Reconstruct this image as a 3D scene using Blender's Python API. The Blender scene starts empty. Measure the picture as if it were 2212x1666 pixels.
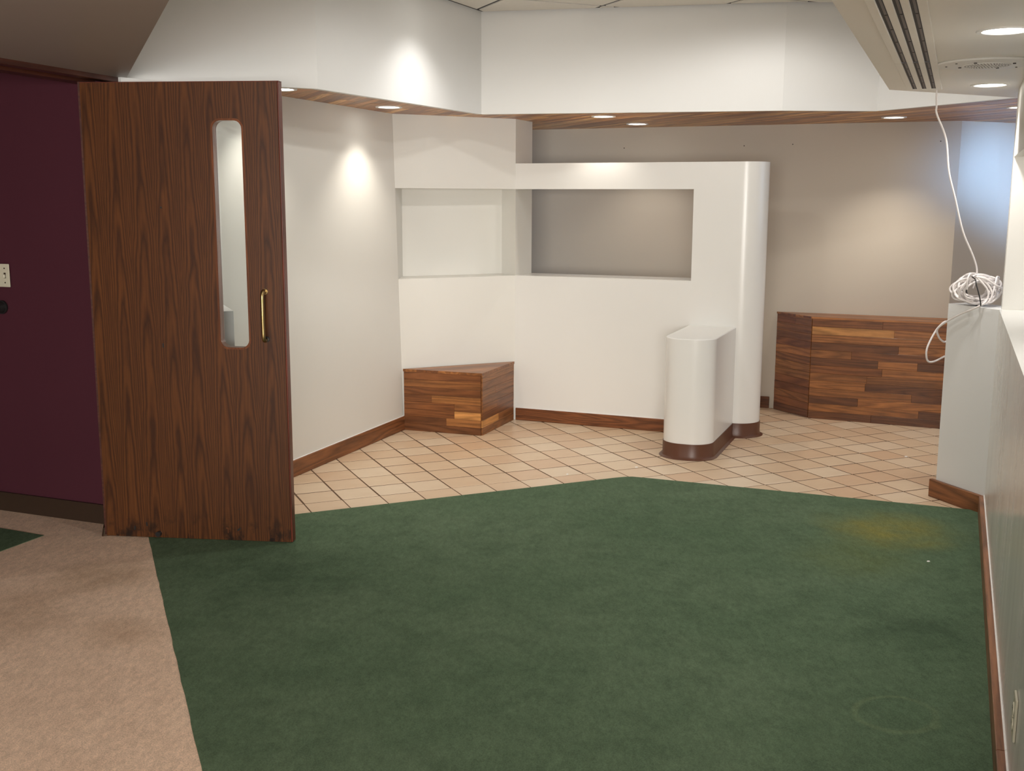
import bpy, bmesh, math, random
from mathutils import Vector, Matrix
random.seed(7)
scn = bpy.context.scene
COL = scn.collection

# ------------------------------------------------------------------ camera
F_PX, PITCH, ROLL, EYE = 2358.54, 0.16956, 0.00355, 1.6
cam_d = bpy.data.cameras.new('camera')
cam_d.sensor_fit = 'HORIZONTAL'
cam_d.sensor_width = 36.0
cam_d.lens = F_PX / 2212 * 36.0
cam_d.clip_start = 0.05
cam = bpy.data.objects.new('camera', cam_d)
COL.objects.link(cam)
cp, sp, cr, sr = math.cos(PITCH), math.sin(PITCH), math.cos(ROLL), math.sin(ROLL)
c_r, c_f, c_u = Vector((1, 0, 0)), Vector((0, cp, -sp)), Vector((0, sp, cp))
right, up = cr * c_r + sr * c_u, -sr * c_r + cr * c_u
cam.matrix_world = Matrix(((right.x, up.x, -c_f.x, 0), (right.y, up.y, -c_f.y, 0),
                           (right.z, up.z, -c_f.z, EYE), (0, 0, 0, 1)))
scn.camera = cam

# ------------------------------------------------------------------ world, view
world = bpy.data.worlds.new('world')
scn.world = world
world.use_nodes = True
bg = world.node_tree.nodes['Background']
bg.inputs[0].default_value = (0.55, 0.72, 1.0, 1)
bg.inputs[1].default_value = 1.0
scn.view_settings.view_transform = 'Standard'
scn.view_settings.look = 'None'
scn.view_settings.exposure = 0.37
scn.view_settings.gamma = 1.0
scn.view_settings.use_curve_mapping = False


def area_light(name, loc, target, sx, sy, power, color, spread=180):
    d = bpy.data.lights.new(name, 'AREA')
    d.shape = 'RECTANGLE'
    d.size, d.size_y, d.energy, d.color = sx, sy, power, color
    d.spread = math.radians(spread)
    o = bpy.data.objects.new(name, d)
    COL.objects.link(o)
    o.location = loc
    o.rotation_euler = (Vector(target) - Vector(loc)).to_track_quat('-Z', 'Z').to_euler()
    return o


# daylight through the unseen east window; warm fill light added behind the camera
area_light('daylight_east', (4.82, 5.79, 1.80), (3.80, 8.13, 1.78), 1.4, 0.84, 5.5, (0.33, 0.57, 1.0), 14)
area_light('daylight_east_sky', (4.84, 6.2, 1.74), (3.0, 6.2, 1.70), 2.2, 0.82, 9, (0.42, 0.64, 1.0), 170)
area_light('rear_fill', (-0.6, -3.62, 1.45), (-0.6, 0, 1.3), 3.6, 1.3, 265, (1.0, 0.95, 0.88), 150)

# lamp strengths
WARM, NEUT = (1.0, 0.92, 0.81), (1.0, 0.97, 0.93)
P_SOFFIT, P_SLAB, P_COFFER = 17.5, 27.0, 26.0

# ------------------------------------------------------------------ helpers
A_T = 0.41178                                   # tile grid angle
TU = Vector((math.cos(A_T), math.sin(A_T)))     # the two diagonal directions
TV = Vector((-math.sin(A_T), math.cos(A_T)))
A_R = math.radians(-21.7)                       # room axes
U = Vector((math.cos(A_R), math.sin(A_R)))
V = Vector((-math.sin(A_R), math.cos(A_R)))


def lin(r, g, b):
    f = lambda c: (c / 255 / 12.92) if c / 255 <= 0.04045 else ((c / 255 + 0.055) / 1.055) ** 2.4
    return (f(r), f(g), f(b), 1.0)


def obj(name, bm, mat, parent=None, smooth=None):
    me = bpy.data.meshes.new(name)
    bmesh.ops.recalc_face_normals(bm, faces=bm.faces)
    bm.to_mesh(me)
    bm.free()
    if mat is not None:
        me.materials.append(mat)
    if smooth is not None:
        me.shade_smooth()
        me.set_sharp_from_angle(angle=math.radians(smooth))
    o = bpy.data.objects.new(name, me)
    COL.objects.link(o)
    if parent is not None:
        o.parent = parent
    return o


def tag(o, label=None, cat=None, group=None, kind=None):
    if label: o['label'] = label
    if cat: o['category'] = cat
    if group: o['group'] = group
    if kind: o['kind'] = kind
    return o


def empty(name, loc=(0, 0, 0), rz=0.0):
    o = bpy.data.objects.new(name, None)
    o.empty_display_size = 0.05
    COL.objects.link(o)
    o.location = loc
    o.rotation_euler = (0, 0, rz)
    return o


def prism(bm, pts, z0, z1, top=None):
    """closed prism over a 2D outline; `top` may give another outline for the upper end"""
    top = top or pts
    b = [bm.verts.new((p[0], p[1], z0)) for p in pts]
    t = [bm.verts.new((p[0], p[1], z1)) for p in top]
    n = len(pts)
    fs = [bm.faces.new(b[::-1]), bm.faces.new(t)]
    for i in range(n):
        bm.faces.new((b[i], b[(i + 1) % n], t[(i + 1) % n], t[i]))
    for f in fs: f.normal_update()
    bmesh.ops.triangulate(bm, faces=[f for f in fs if len(f.verts) > 4])


def box(bm, x0, x1, y0, y1, z0, z1, bev=0.0, seg=1):
    n0 = len(bm.verts)
    m = Matrix.Translation(((x0 + x1) / 2, (y0 + y1) / 2, (z0 + z1) / 2)) @ Matrix.Diagonal((x1 - x0, y1 - y0, z1 - z0, 1))
    r = bmesh.ops.create_cube(bm, size=1.0, matrix=m)
    if bev:
        es = list({e for v in r['verts'] for e in v.link_edges})
        bmesh.ops.bevel(bm, geom=es, offset=bev, segments=seg, affect='EDGES', profile=0.5)


def cyl(bm, c, r, h, axis='Z', n=24, r2=None):
    m = Matrix.Translation(c)
    if axis == 'Y': m = m @ Matrix.Rotation(math.pi / 2, 4, 'X')
    if axis == 'X': m = m @ Matrix.Rotation(math.pi / 2, 4, 'Y')
    bmesh.ops.create_cone(bm, cap_ends=True, segments=n, radius1=r, radius2=r if r2 is None else r2, depth=h, matrix=m)


def lathe(bm, prof, n=40, c=(0, 0, 0)):
    """prof: list of (r, z); closed ring surface turned about Z"""
    rings = []
    for r, z in prof:
        if r < 1e-6:
            rings.append([bm.verts.new((c[0], c[1], c[2] + z))])
        else:
            rings.append([bm.verts.new((c[0] + r * math.cos(2 * math.pi * k / n), c[1] + r * math.sin(2 * math.pi * k / n), c[2] + z)) for k in range(n)])
    for a, b in zip(rings, rings[1:]):
        for k in range(n):
            k2 = (k + 1) % n
            vs = []
            for v in ([a[0]] if len(a) == 1 else [a[k], a[k2]]) + ([b[0]] if len(b) == 1 else [b[k2], b[k]]):
                if v not in vs: vs.append(v)
            if len(vs) > 2: bm.faces.new(vs)


def catmull(pts, sub=8, closed=False):
    P = [Vector(p) for p in pts]
    n = len(P)
    out = []
    rng = range(n) if closed else range(n - 1)
    for i in rng:
        p0 = P[(i - 1) % n] if closed or i > 0 else P[0] * 2 - P[1]
        p1, p2 = P[i], P[(i + 1) % n]
        p3 = P[(i + 2) % n] if closed or i + 2 < n else P[-1] * 2 - P[-2]
        for k in range(sub):
            t = k / sub
            out.append(0.5 * ((2 * p1) + (p2 - p0) * t + (2 * p0 - 5 * p1 + 4 * p2 - p3) * t * t + (3 * p1 - p0 - 3 * p2 + p3) * t ** 3))
    if not closed: out.append(P[-1])
    return out


def tube(bm, pts, r, n=8, closed=False):
    P = [Vector(p) for p in pts]
    N = len(P)
    rings = []
    nrm = None
    for i in range(N):
        a = P[(i - 1) % N] if closed or i > 0 else P[i]
        b = P[(i + 1) % N] if closed or i < N - 1 else P[i]
        t = (b - a).normalized()
        if nrm is None:
            nrm = t.orthogonal().normalized()
        nrm = (nrm - t * nrm.dot(t)).normalized()
        bn = t.cross(nrm)
        rings.append([bm.verts.new(P[i] + r * (math.cos(2 * math.pi * k / n) * nrm + math.sin(2 * math.pi * k / n) * bn)) for k in range(n)])
    for i in range(N if closed else N - 1):
        a, b = rings[i], rings[(i + 1) % N]
        for k in range(n):
            bm.faces.new((a[k], a[(k + 1) % n], b[(k + 1) % n], b[k]))
    if not closed:
        bm.faces.new(rings[0][::-1])
        bm.faces.new(rings[-1])


def clip_convex(sub, clip):
    """Sutherland-Hodgman: part of polygon `sub` inside the convex CCW polygon `clip`"""
    out = [Vector(p) for p in sub]
    for i in range(len(clip)):
        a, b = Vector(clip[i]), Vector(clip[(i + 1) % len(clip)])
        e = b - a
        side = lambda p: e.x * (p.y - a.y) - e.y * (p.x - a.x)
        inp, out = out, []
        for k in range(len(inp)):
            p, q = inp[k], inp[(k + 1) % len(inp)]
            sp_, sq = side(p), side(q)
            if sp_ >= 0: out.append(p)
            if (sp_ >= 0) != (sq >= 0):
                out.append(p + (q - p) * (sp_ / (sp_ - sq)))
        if not out: return []
    res = []
    for p in out:
        if not res or (p - res[-1]).length > 1e-5: res.append(p)
    if len(res) > 1 and (res[0] - res[-1]).length < 1e-5: res.pop()
    return res


def area2(p):
    return 0.5 * sum(p[i][0] * p[(i + 1) % len(p)][1] - p[(i + 1) % len(p)][0] * p[i][1] for i in range(len(p)))


def inside(p, poly):
    c = False
    for i in range(len(poly)):
        a, b = poly[i], poly[i - 1]
        if (a[1] > p[1]) != (b[1] > p[1]) and p[0] < (b[0] - a[0]) * (p[1] - a[1]) / (b[1] - a[1]) + a[0]:
            c = not c
    return c


# ------------------------------------------------------------------ materials
def new_mat(name):
    m = bpy.data.materials.new(name)
    m.use_nodes = True
    nt = m.node_tree
    return m, nt, nt.nodes, nt.links, nt.nodes['Principled BSDF']


def tex_co(nt, kind='Object', scale=(1, 1, 1), rot=(0, 0, 0), loc=(0, 0, 0)):
    tc = nt.nodes.new('ShaderNodeTexCoord')
    mp = nt.nodes.new('ShaderNodeMapping')
    mp.inputs['Scale'].default_value = scale
    mp.inputs['Rotation'].default_value = rot
    mp.inputs['Location'].default_value = loc
    nt.links.new(tc.outputs[kind], mp.inputs['Vector'])
    return mp.outputs['Vector']


def noise(nt, vec, scale, detail=3, rough=0.5, dist=0.0):
    n = nt.nodes.new('ShaderNodeTexNoise')
    n.inputs['Scale'].default_value = scale
    n.inputs['Detail'].default_value = detail
    n.inputs['Roughness'].default_value = rough
    n.inputs['Distortion'].default_value = dist
    nt.links.new(vec, n.inputs['Vector'])
    return n.outputs['Fac']


def ramp(nt, fac, stops):
    r = nt.nodes.new('ShaderNodeValToRGB')
    el = r.color_ramp.elements
    while len(el) < len(stops): el.new(0.5)
    for e, (p, c) in zip(el, stops):
        e.position = p
        e.color = c if len(c) == 4 else (*c, 1)
    nt.links.new(fac, r.inputs['Fac'])
    return r.outputs['Color']


def mixc(nt, fac, a, b, mode='MIX'):
    m = nt.nodes.new('ShaderNodeMix')
    m.data_type = 'RGBA'
    m.blend_type = mode
    for s, v in ((m.inputs['Factor'], fac), (m.inputs['A'], a), (m.inputs['B'], b)):
        if isinstance(v, (int, float)): s.default_value = v
        elif isinstance(v, tuple): s.default_value = v
        else: nt.links.new(v, s)
    return m.outputs['Result']


def math_n(nt, op, a, b=None, clamp=False):
    m = nt.nodes.new('ShaderNodeMath')
    m.operation = op
    m.use_clamp = clamp
    for s, v in zip(m.inputs, (a, b)):
        if v is None: continue
        if isinstance(v, (int, float)): s.default_value = v
        else: nt.links.new(v, s)
    return m.outputs[0]


def bump(nt, bsdf, h, strength, dist=0.01):
    b = nt.nodes.new('ShaderNodeBump')
    b.inputs['Strength'].default_value = strength
    b.inputs['Distance'].default_value = dist
    nt.links.new(h, b.inputs['Height'])
    nt.links.new(b.outputs['Normal'], bsdf.inputs['Normal'])


def paint(name, col, rough=0.5, spec=0.35, var=0.03, bstr=0.08, streak=False):
    m, nt, nd, lk, b = new_mat(name)
    co = tex_co(nt)
    n1 = noise(nt, co, 1.7, 3)
    c2 = tuple(x * (1 - var) for x in col[:3]) + (1,)
    c1 = tuple(min(1, x * (1 + var)) for x in col[:3]) + (1,)
    lk.new(mixc(nt, n1, c1, c2), b.inputs['Base Color'])
    b.inputs['Roughness'].default_value = rough
    b.inputs['Specular IOR Level'].default_value = spec
    if streak:
        s = noise(nt, tex_co(nt, scale=(9, 9, 0.9)), 1.0, 2, 0.5)
        lk.new(ramp(nt, s, [(0.3, (rough * 0.85,) * 3), (0.7, (rough * 1.3,) * 3)]), b.inputs['Roughness'])
        h = math_n(nt, 'ADD', math_n(nt, 'MULTIPLY', noise(nt, co, 160, 2), 0.25), noise(nt, tex_co(nt, scale=(16, 16, 0.8)), 1.0, 3))
        bump(nt, b, h, bstr, 0.004)
    else:
        bump(nt, b, noise(nt, co, 180, 3), bstr, 0.002)
    return m


def plain(name, col, rough=0.5, metal=0.0, spec=0.5, nscale=40, var=0.12):
    m, nt, nd, lk, b = new_mat(name)
    n = noise(nt, tex_co(nt), nscale, 4)
    lk.new(mixc(nt, n, tuple(x * (1 + var) for x in col[:3]) + (1,), tuple(x * (1 - var) for x in col[:3]) + (1,)), b.inputs['Base Color'])
    b.inputs['Roughness'].default_value = rough
    b.inputs['Metallic'].default_value = metal
    b.inputs['Specular IOR Level'].default_value = spec
    return m


def wood(name, rough=0.4, along='X', dark=0.45, spec=0.4, tint=None, grain=1.0, worn=False):
    """stained wood; the colour of each piece is its object colour"""
    m, nt, nd, lk, b = new_mat(name)
    oi = nd.new('ShaderNodeObjectInfo')
    sc = {'X': (1.6, 22, 22), 'Y': (22, 1.6, 22), 'Z': (22, 22, 1.6)}[along]
    tc = nd.new('ShaderNodeTexCoord')
    off = nd.new('ShaderNodeVectorMath'); off.operation = 'ADD'
    sv = nd.new('ShaderNodeVectorMath'); sv.operation = 'SCALE'
    sv.inputs[0].default_value = (17.3, 9.1, 23.7)
    lk.new(oi.outputs['Random'], sv.inputs['Scale'])
    lk.new(tc.outputs['Object'], off.inputs[0]); lk.new(sv.outputs[0], off.inputs[1])
    mp = nd.new('ShaderNodeMapping'); mp.inputs['Scale'].default_value = sc
    lk.new(off.outputs[0], mp.inputs['Vector'])
    v = mp.outputs['Vector']
    # growth rings: bands of a slowly warped field
    field = noise(nt, v, 0.42 * grain, 2, 0.4, 0.35)
    rings = math_n(nt, 'FRACT', math_n(nt, 'MULTIPLY', field, 11.0))
    rings = math_n(nt, 'ABSOLUTE', math_n(nt, 'SUBTRACT', math_n(nt, 'MULTIPLY', rings, 2.0), 1.0))
    fib = noise(nt, v, 7.0, 5, 0.65)
    f1 = math_n(nt, 'ADD', math_n(nt, 'MULTIPLY', rings, 0.45), math_n(nt, 'MULTIPLY', fib, 0.75))
    f1 = math_n(nt, 'MULTIPLY', f1, 1.0, True)
    base = oi.outputs['Color'] if tint is None else tint
    dk = mixc(nt, 1.0, base, (dark, dark * 0.95, dark * 0.9, 1), 'MULTIPLY')
    lt = mixc(nt, 1.0, base, (1.22, 1.2, 1.16, 1), 'MULTIPLY')
    c = mixc(nt, ramp(nt, f1, [(0.25, (0, 0, 0)), (0.85, (1, 1, 1))]), dk, lt)
    if worn:
        blot = noise(nt, tex_co(nt), 5.5, 4, 0.6)
        c = mixc(nt, ramp(nt, blot, [(0.42, (0, 0, 0)), (0.75, (0.5, 0.5, 0.5))]), c, mixc(nt, 1.0, c, (0.6, 0.55, 0.5, 1), 'MULTIPLY'))
    lk.new(c, b.inputs['Base Color'])
    b.inputs['Roughness'].default_value = rough
    b.inputs['Specular IOR Level'].default_value = spec
    bump(nt, b, fib, 0.12, 0.0015)
    return m


M = {}
M['cream'] = paint('cream_wall_paint', (0.75, 0.74, 0.695, 1), 0.42, 0.4)
M['gloss'] = paint('glossy_cream_paint', (0.77, 0.765, 0.735, 1), 0.25, 0.45, 0.02, 0.05)
M['white'] = paint('white_bulkhead_paint', (0.74, 0.74, 0.725, 1), 0.5, 0.35)
M['taupe'] = paint('taupe_wall_paint', (0.52, 0.465, 0.39, 1), 0.5, 0.25)
M['soffit_cream'] = paint('cream_ceiling_paint', (0.80, 0.77, 0.70, 1), 0.36, 0.45, 0.04)
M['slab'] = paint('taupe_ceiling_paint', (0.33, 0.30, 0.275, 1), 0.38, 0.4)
M['streaky'] = paint('streaky_gloss_wall_paint', (0.74, 0.725, 0.69, 1), 0.22, 0.5, 0.02, 0.012, True)
M['purple'] = paint('plum_wall_paint', lin(72, 36, 46), 0.5, 0.25, 0.06)
M['dark_base'] = plain('dark_brown_base', lin(52, 38, 28), 0.45)
M['cove'] = plain('brown_vinyl_cove', lin(92, 58, 42), 0.38, 0, 0.45, 12, 0.08)
M['base_wood'] = wood('baseboard_wood', 0.38, 'X', 0.42)
M['plank'] = wood('strip_wood', 0.34, 'X', 0.5, worn=True)
M['soffit_wood'] = wood('soffit_wood', 0.32, 'X', 0.55)
M['door_edge'] = wood('door_edge_wood', 0.35, 'Z', 0.6, tint=lin(96, 44, 30))
M['frame_wood'] = wood('door_frame_wood', 0.35, 'X', 0.6, tint=lin(74, 40, 30))
M['lite_wood'] = wood('vision_panel_wood', 0.3, 'Z', 0.6, tint=lin(106, 62, 38))
M['brass'] = plain('aged_brass', lin(168, 146, 100), 0.34, 1.0, 0.5, 30, 0.2)
M['black'] = plain('black_plastic', (0.012, 0.012, 0.012, 1), 0.4)
M['dark_metal'] = plain('dark_grey_metal', lin(64, 60, 60), 0.4, 0.5)
M['slot_dark'] = plain('slot_shadow_black', (0.01, 0.01, 0.012, 1), 0.6)
M['ivory'] = plain('ivory_plastic', lin(196, 192, 172), 0.4, 0, 0.5, 20, 0.04)
M['white_plastic'] = plain('white_plastic', (0.78, 0.77, 0.74, 1), 0.4, 0, 0.5, 20, 0.03)
M['cable'] = plain('white_cable_jacket', (0.80, 0.75, 0.73, 1), 0.42, 0, 0.5, 60, 0.06)
M['grout'] = plain('brown_grout', lin(100, 78, 60), 0.9, 0, 0.2, 60, 0.2)
M['bar'] = plain('dark_ceiling_grid', lin(40, 40, 40), 0.7)
M['caulk'] = plain('white_caulk', (0.85, 0.83, 0.8, 1), 0.5)


def door_wood():
    m, nt, nd, lk, b = new_mat('dark_stained_door_veneer')
    # three veneer leaves, each with a cathedral figure running up the door
    tc = nd.new('ShaderNodeTexCoord')
    sep = nd.new('ShaderNodeSeparateXYZ'); lk.new(tc.outputs['Object'], sep.inputs[0])
    x = math_n(nt, 'MULTIPLY', math_n(nt, 'SUBTRACT', math_n(nt, 'PINGPONG', math_n(nt, 'ADD', sep.outputs[0], 0.03), 0.115), 0.055), 1.0)
    wob = noise(nt, tex_co(nt, scale=(5, 1, 1.1)), 1.0, 3, 0.55)
    x2 = math_n(nt, 'ADD', x, math_n(nt, 'MULTIPLY', math_n(nt, 'SUBTRACT', wob, 0.5), 0.05))
    par = math_n(nt, 'MULTIPLY', math_n(nt, 'MULTIPLY', x2, x2), 210.0)
    fld = math_n(nt, 'ADD', par, math_n(nt, 'MULTIPLY', sep.outputs[2], 0.42))
    colm = math_n(nt, 'FLOOR', math_n(nt, 'DIVIDE', math_n(nt, 'ADD', sep.outputs[0], 0.145), 0.23))
    fld = math_n(nt, 'ADD', fld, math_n(nt, 'MULTIPLY', math_n(nt, 'SINE', math_n(nt, 'MULTIPLY', colm, 7.7)), 0.8))
    fld = math_n(nt, 'ADD', fld, math_n(nt, 'MULTIPLY', noise(nt, tex_co(nt, scale=(9, 1, 1.6)), 1.0, 4, 0.6), 0.5))
    rg = math_n(nt, 'FRACT', math_n(nt, 'MULTIPLY', fld, 5.5))
    rg = math_n(nt, 'POWER', math_n(nt, 'ABSOLUTE', math_n(nt, 'SUBTRACT', math_n(nt, 'MULTIPLY', rg, 2.0), 1.0)), 1.6)
    fib = noise(nt, tex_co(nt, scale=(120, 10, 3.0)), 1.0, 5, 0.7)
    blot = noise(nt, tex_co(nt, scale=(2.2, 1, 1.3)), 1.0, 3, 0.5)
    base = mixc(nt, blot, lin(102, 59, 25), lin(80, 46, 20))
    c = mixc(nt, math_n(nt, 'MULTIPLY', rg, 0.85), base, lin(46, 22, 9))
    c = mixc(nt, ramp(nt, fib, [(0.35, (0.6, 0.6, 0.6)), (0.55, (0, 0, 0))]), c, lin(54, 28, 13))
    # grime along the kicked bottom edge
    low = nd.new('ShaderNodeMapRange')
    lk.new(sep.outputs[2], low.inputs['Value'])
    low.inputs['From Min'].default_value, low.inputs['From Max'].default_value = 0.16, 0.02
    scf = noise(nt, tex_co(nt, scale=(14, 4, 9)), 1.0, 5, 0.7)
    c = mixc(nt, math_n(nt, 'MULTIPLY', low.outputs[0], ramp(nt, scf, [(0.5, (0, 0, 0)), (0.62, (1, 1, 1))])), c, lin(26, 14, 8))
    lk.new(c, b.inputs['Base Color'])
    b.inputs['Roughness'].default_value = 0.36
    b.inputs['Specular IOR Level'].default_value = 0.4
    bump(nt, b, fib, 0.08, 0.001)
    return m


M['door'] = door_wood()


def tile_mat():
    m, nt, nd, lk, b = new_mat('peach_ceramic_tile')
    oi = nd.new('ShaderNodeObjectInfo')
    n1 = noise(nt, tex_co(nt, scale=(4, 9, 1)), 1.6, 4, 0.6, 0.6)
    geo = nd.new('ShaderNodeNewGeometry')
    c = mixc(nt, ramp(nt, n1, [(0.3, (0, 0, 0)), (0.75, (1, 1, 1))]), lin(214, 191, 164), lin(200, 170, 139))
    tint = ramp(nt, oi.outputs['Random'], [(0.0, lin(218, 200, 176)), (0.4, lin(210, 186, 157)), (0.75, lin(204, 175, 145)), (1.0, lin(198, 162, 130))])
    c = mixc(nt, 0.6, c, tint)
    lk.new(c, b.inputs['Base Color'])
    b.inputs['Roughness'].default_value = 0.33
    b.inputs['Specular IOR Level'].default_value = 0.42
    bump(nt, b, noise(nt, tex_co(nt), 30, 3), 0.06, 0.002)
    return m


M['tile'] = tile_mat()


def carpet(name, ca, cb, cc, stains=()):
    m, nt, nd, lk, b = new_mat(name)
    co = tex_co(nt)
    big = noise(nt, co, 1.1, 4, 0.6)
    mid = noise(nt, co, 6.5, 4, 0.65)
    fine = noise(nt, co, 230, 2, 0.6)
    pile = noise(nt, tex_co(nt, scale=(1, 0.45, 1), rot=(0, 0, 0.4)), 55, 4, 0.7)
    c = mixc(nt, ramp(nt, big, [(0.32, (0, 0, 0)), (0.68, (1, 1, 1))]), ca, cb)
    c = mixc(nt, ramp(nt, mid, [(0.45, (0, 0, 0)), (0.75, (0.6, 0.6, 0.6))]), c, cc)
    k = math_n(nt, 'ADD', math_n(nt, 'MULTIPLY', fine, 0.9), math_n(nt, 'MULTIPLY', pile, 0.7))
    v = ramp(nt, k, [(0.5, (0.66, 0.66, 0.66)), (0.8, (0.98, 0.98, 0.98)), (1.1, (1.22, 1.22, 1.22))])
    c = mixc(nt, 1.0, c, v, 'MULTIPLY')
    tc = nd.new('ShaderNodeTexCoord')
    for (sx, sy, rad, ring, amt, col) in stains:
        d = nd.new('ShaderNodeVectorMath'); d.operation = 'DISTANCE'
        wv = nd.new('ShaderNodeVectorMath'); wv.operation = 'ADD'
        nz = nd.new('ShaderNodeTexNoise'); nz.inputs['Scale'].default_value = 5.0
        ws = nd.new('ShaderNodeVectorMath'); ws.operation = 'MULTIPLY_ADD'
        lk.new(tc.outputs['Object'], nz.inputs['Vector'])
        lk.new(nz.outputs['Color'], ws.inputs[0])
        w = 0.09 if ring else 0.5 * rad
        ws.inputs[1].default_value = (w, w, 0); ws.inputs[2].default_value = (-w / 2, -w / 2, 0)
        lk.new(tc.outputs['Object'], wv.inputs[0]); lk.new(ws.outputs[0], wv.inputs[1])
        lk.new(wv.outputs[0], d.inputs[0]); d.inputs[1].default_value = (sx, sy, 0.0)
        mr = nd.new('ShaderNodeMapRange'); mr.interpolation_type = 'SMOOTHSTEP'
        val = d.outputs['Value']
        if ring:
            val = math_n(nt, 'ABSOLUTE', math_n(nt, 'SUBTRACT', val, rad))
            mr.inputs['From Min'].default_value, mr.inputs['From Max'].default_value = 0.018, 0.003
        else:
            mr.inputs['From Min'].default_value, mr.inputs['From Max'].default_value = rad, rad * 0.15
        lk.new(val, mr.inputs['Value'])
        patch = math_n(nt, 'MULTIPLY', mr.outputs[0], math_n(nt, 'MULTIPLY', mid, 1.6 * amt), True)
        c = mixc(nt, patch, c, mixc(nt, 1.0, v, col, 'MULTIPLY'))
    lk.new(c, b.inputs['Base Color'])
    b.inputs['Roughness'].default_value = 0.95
    b.inputs['Specular IOR Level'].default_value = 0.1
    bump(nt, b, k, 0.35, 0.003)
    return m


M['green'] = carpet('green_cut_pile', lin(91, 108, 85), lin(80, 99, 76), lin(69, 86, 66),
                    [(1.84, 5.13, 0.42, False, 0.75, lin(128, 122, 62)), (1.56, 4.72, 0.40, False, 0.4, lin(98, 106, 62)),
                     (1.20, 3.20, 0.13, True, 0.45, lin(104, 118, 88)),
                     (1.52, 3.87, 0.30, False, 0.45, lin(48, 64, 48)), (-0.9, 4.45, 0.5, False, 0.45, lin(50, 68, 50))])
M['pink'] = carpet('beige_cut_pile', lin(224, 197, 173), lin(217, 189, 166), lin(209, 180, 157),
                   [(-1.75, 4.45, 0.30, False, 0.6, lin(160, 132, 104)), (-1.45, 3.85, 0.22, False, 0.5, lin(164, 134, 108)), (-2.0, 4.0, 0.45, False, 0.5, lin(172, 142, 116))])


def emit(name, col, strength):
    m, nt, nd, lk, b = new_mat(name)
    n = noise(nt, tex_co(nt), 6, 2)
    b.inputs['Base Color'].default_value = (0.9, 0.9, 0.9, 1)
    lk.new(mixc(nt, n, col, tuple(c * 0.97 for c in col[:3]) + (1,)), b.inputs['Emission Color'])
    b.inputs['Emission Strength'].default_value = strength
    return m


M['lens'] = emit('lit_lamp_lens', (1.0, 0.96, 0.88, 1), 9.0)


def glass():
    m, nt, nd, lk, b = new_mat('clear_glass')
    nd.remove(b)
    out = nd['Material Output']
    tr = nd.new('ShaderNodeBsdfTransparent'); tr.inputs[0].default_value = (0.93, 0.95, 0.95, 1)
    gl = nd.new('ShaderNodeBsdfGlossy'); gl.inputs['Roughness'].default_value = 0.02
    fr = nd.new('ShaderNodeFresnel'); fr.inputs[0].default_value = 1.45
    mx = nd.new('ShaderNodeMixShader')
    lk.new(fr.outputs[0], mx.inputs[0]); lk.new(tr.outputs[0], mx.inputs[1]); lk.new(gl.outputs[0], mx.inputs[2])
    lk.new(mx.outputs[0], out.inputs[0])
    return m


M['glass'] = glass()


def panel_mat():
    m, nt, nd, lk, b = new_mat('ceiling_panel_board')
    n = noise(nt, tex_co(nt), 60, 4, 0.7)
    lk.new(mixc(nt, n, (0.80, 0.78, 0.73, 1), (0.70, 0.68, 0.63, 1)), b.inputs['Base Color'])
    b.inputs['Roughness'].default_value = 0.9
    bump(nt, b, noise(nt, tex_co(nt), 300, 3), 0.1, 0.001)
    return m


M['panel'] = panel_mat()

# ------------------------------------------------------------------ plan of the place (metres; camera stands over the origin)
Z_LOW, Z_WOOD, Z_HIGH = 2.14, 2.152, 2.775
A0 = Vector((0.02, 7.873))                        # inner corner of corner wall and partition
LWc_b, LWc_t = Vector((-0.758, 7.510)), Vector((-0.799, 7.425))   # left wall / corner wall corner at floor, at soffit
S = lambda s, t=0.0: A0 + U * s + V * t           # along / behind the partition face
Cc = Vector((2.436, 5.450))                       # corner of the right half wall
Rd = Vector((1.103, 2.738)).normalized()          # right wall direction
Rn = Vector((Rd.y, -Rd.x))                        # pointing behind the right wall
RW = lambda d, t=0.0: Cc - Rd * d + Rn * t
BK = lambda s, t=0.0: Vector((1.97, 8.37)) + U * s + V * t    # back wall face
FP = [Vector(p) for p in ((-1.796, 5.248), (-0.981, 5.654), (-0.205, 7.297), (1.658, 6.910), (2.245, 6.920), (2.681, 5.996),
                          (1.870, 5.598), (0.872, 3.129), (-0.03, 0.90), (-0.955, 3.166), (-1.748, 5.110))]

# ------------------------------------------------------------------ floor
bm = bmesh.new()
prism(bm, [(-6.2, -3.6), (5.0, -3.6), (5.0, 9.6), (-6.2, 9.6)], -0.12, -0.0010)
floor = tag(obj('floor', bm, M['grout']), 'floor of square peach tiles laid diagonally with brown grout', 'floor', kind='structure')

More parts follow.
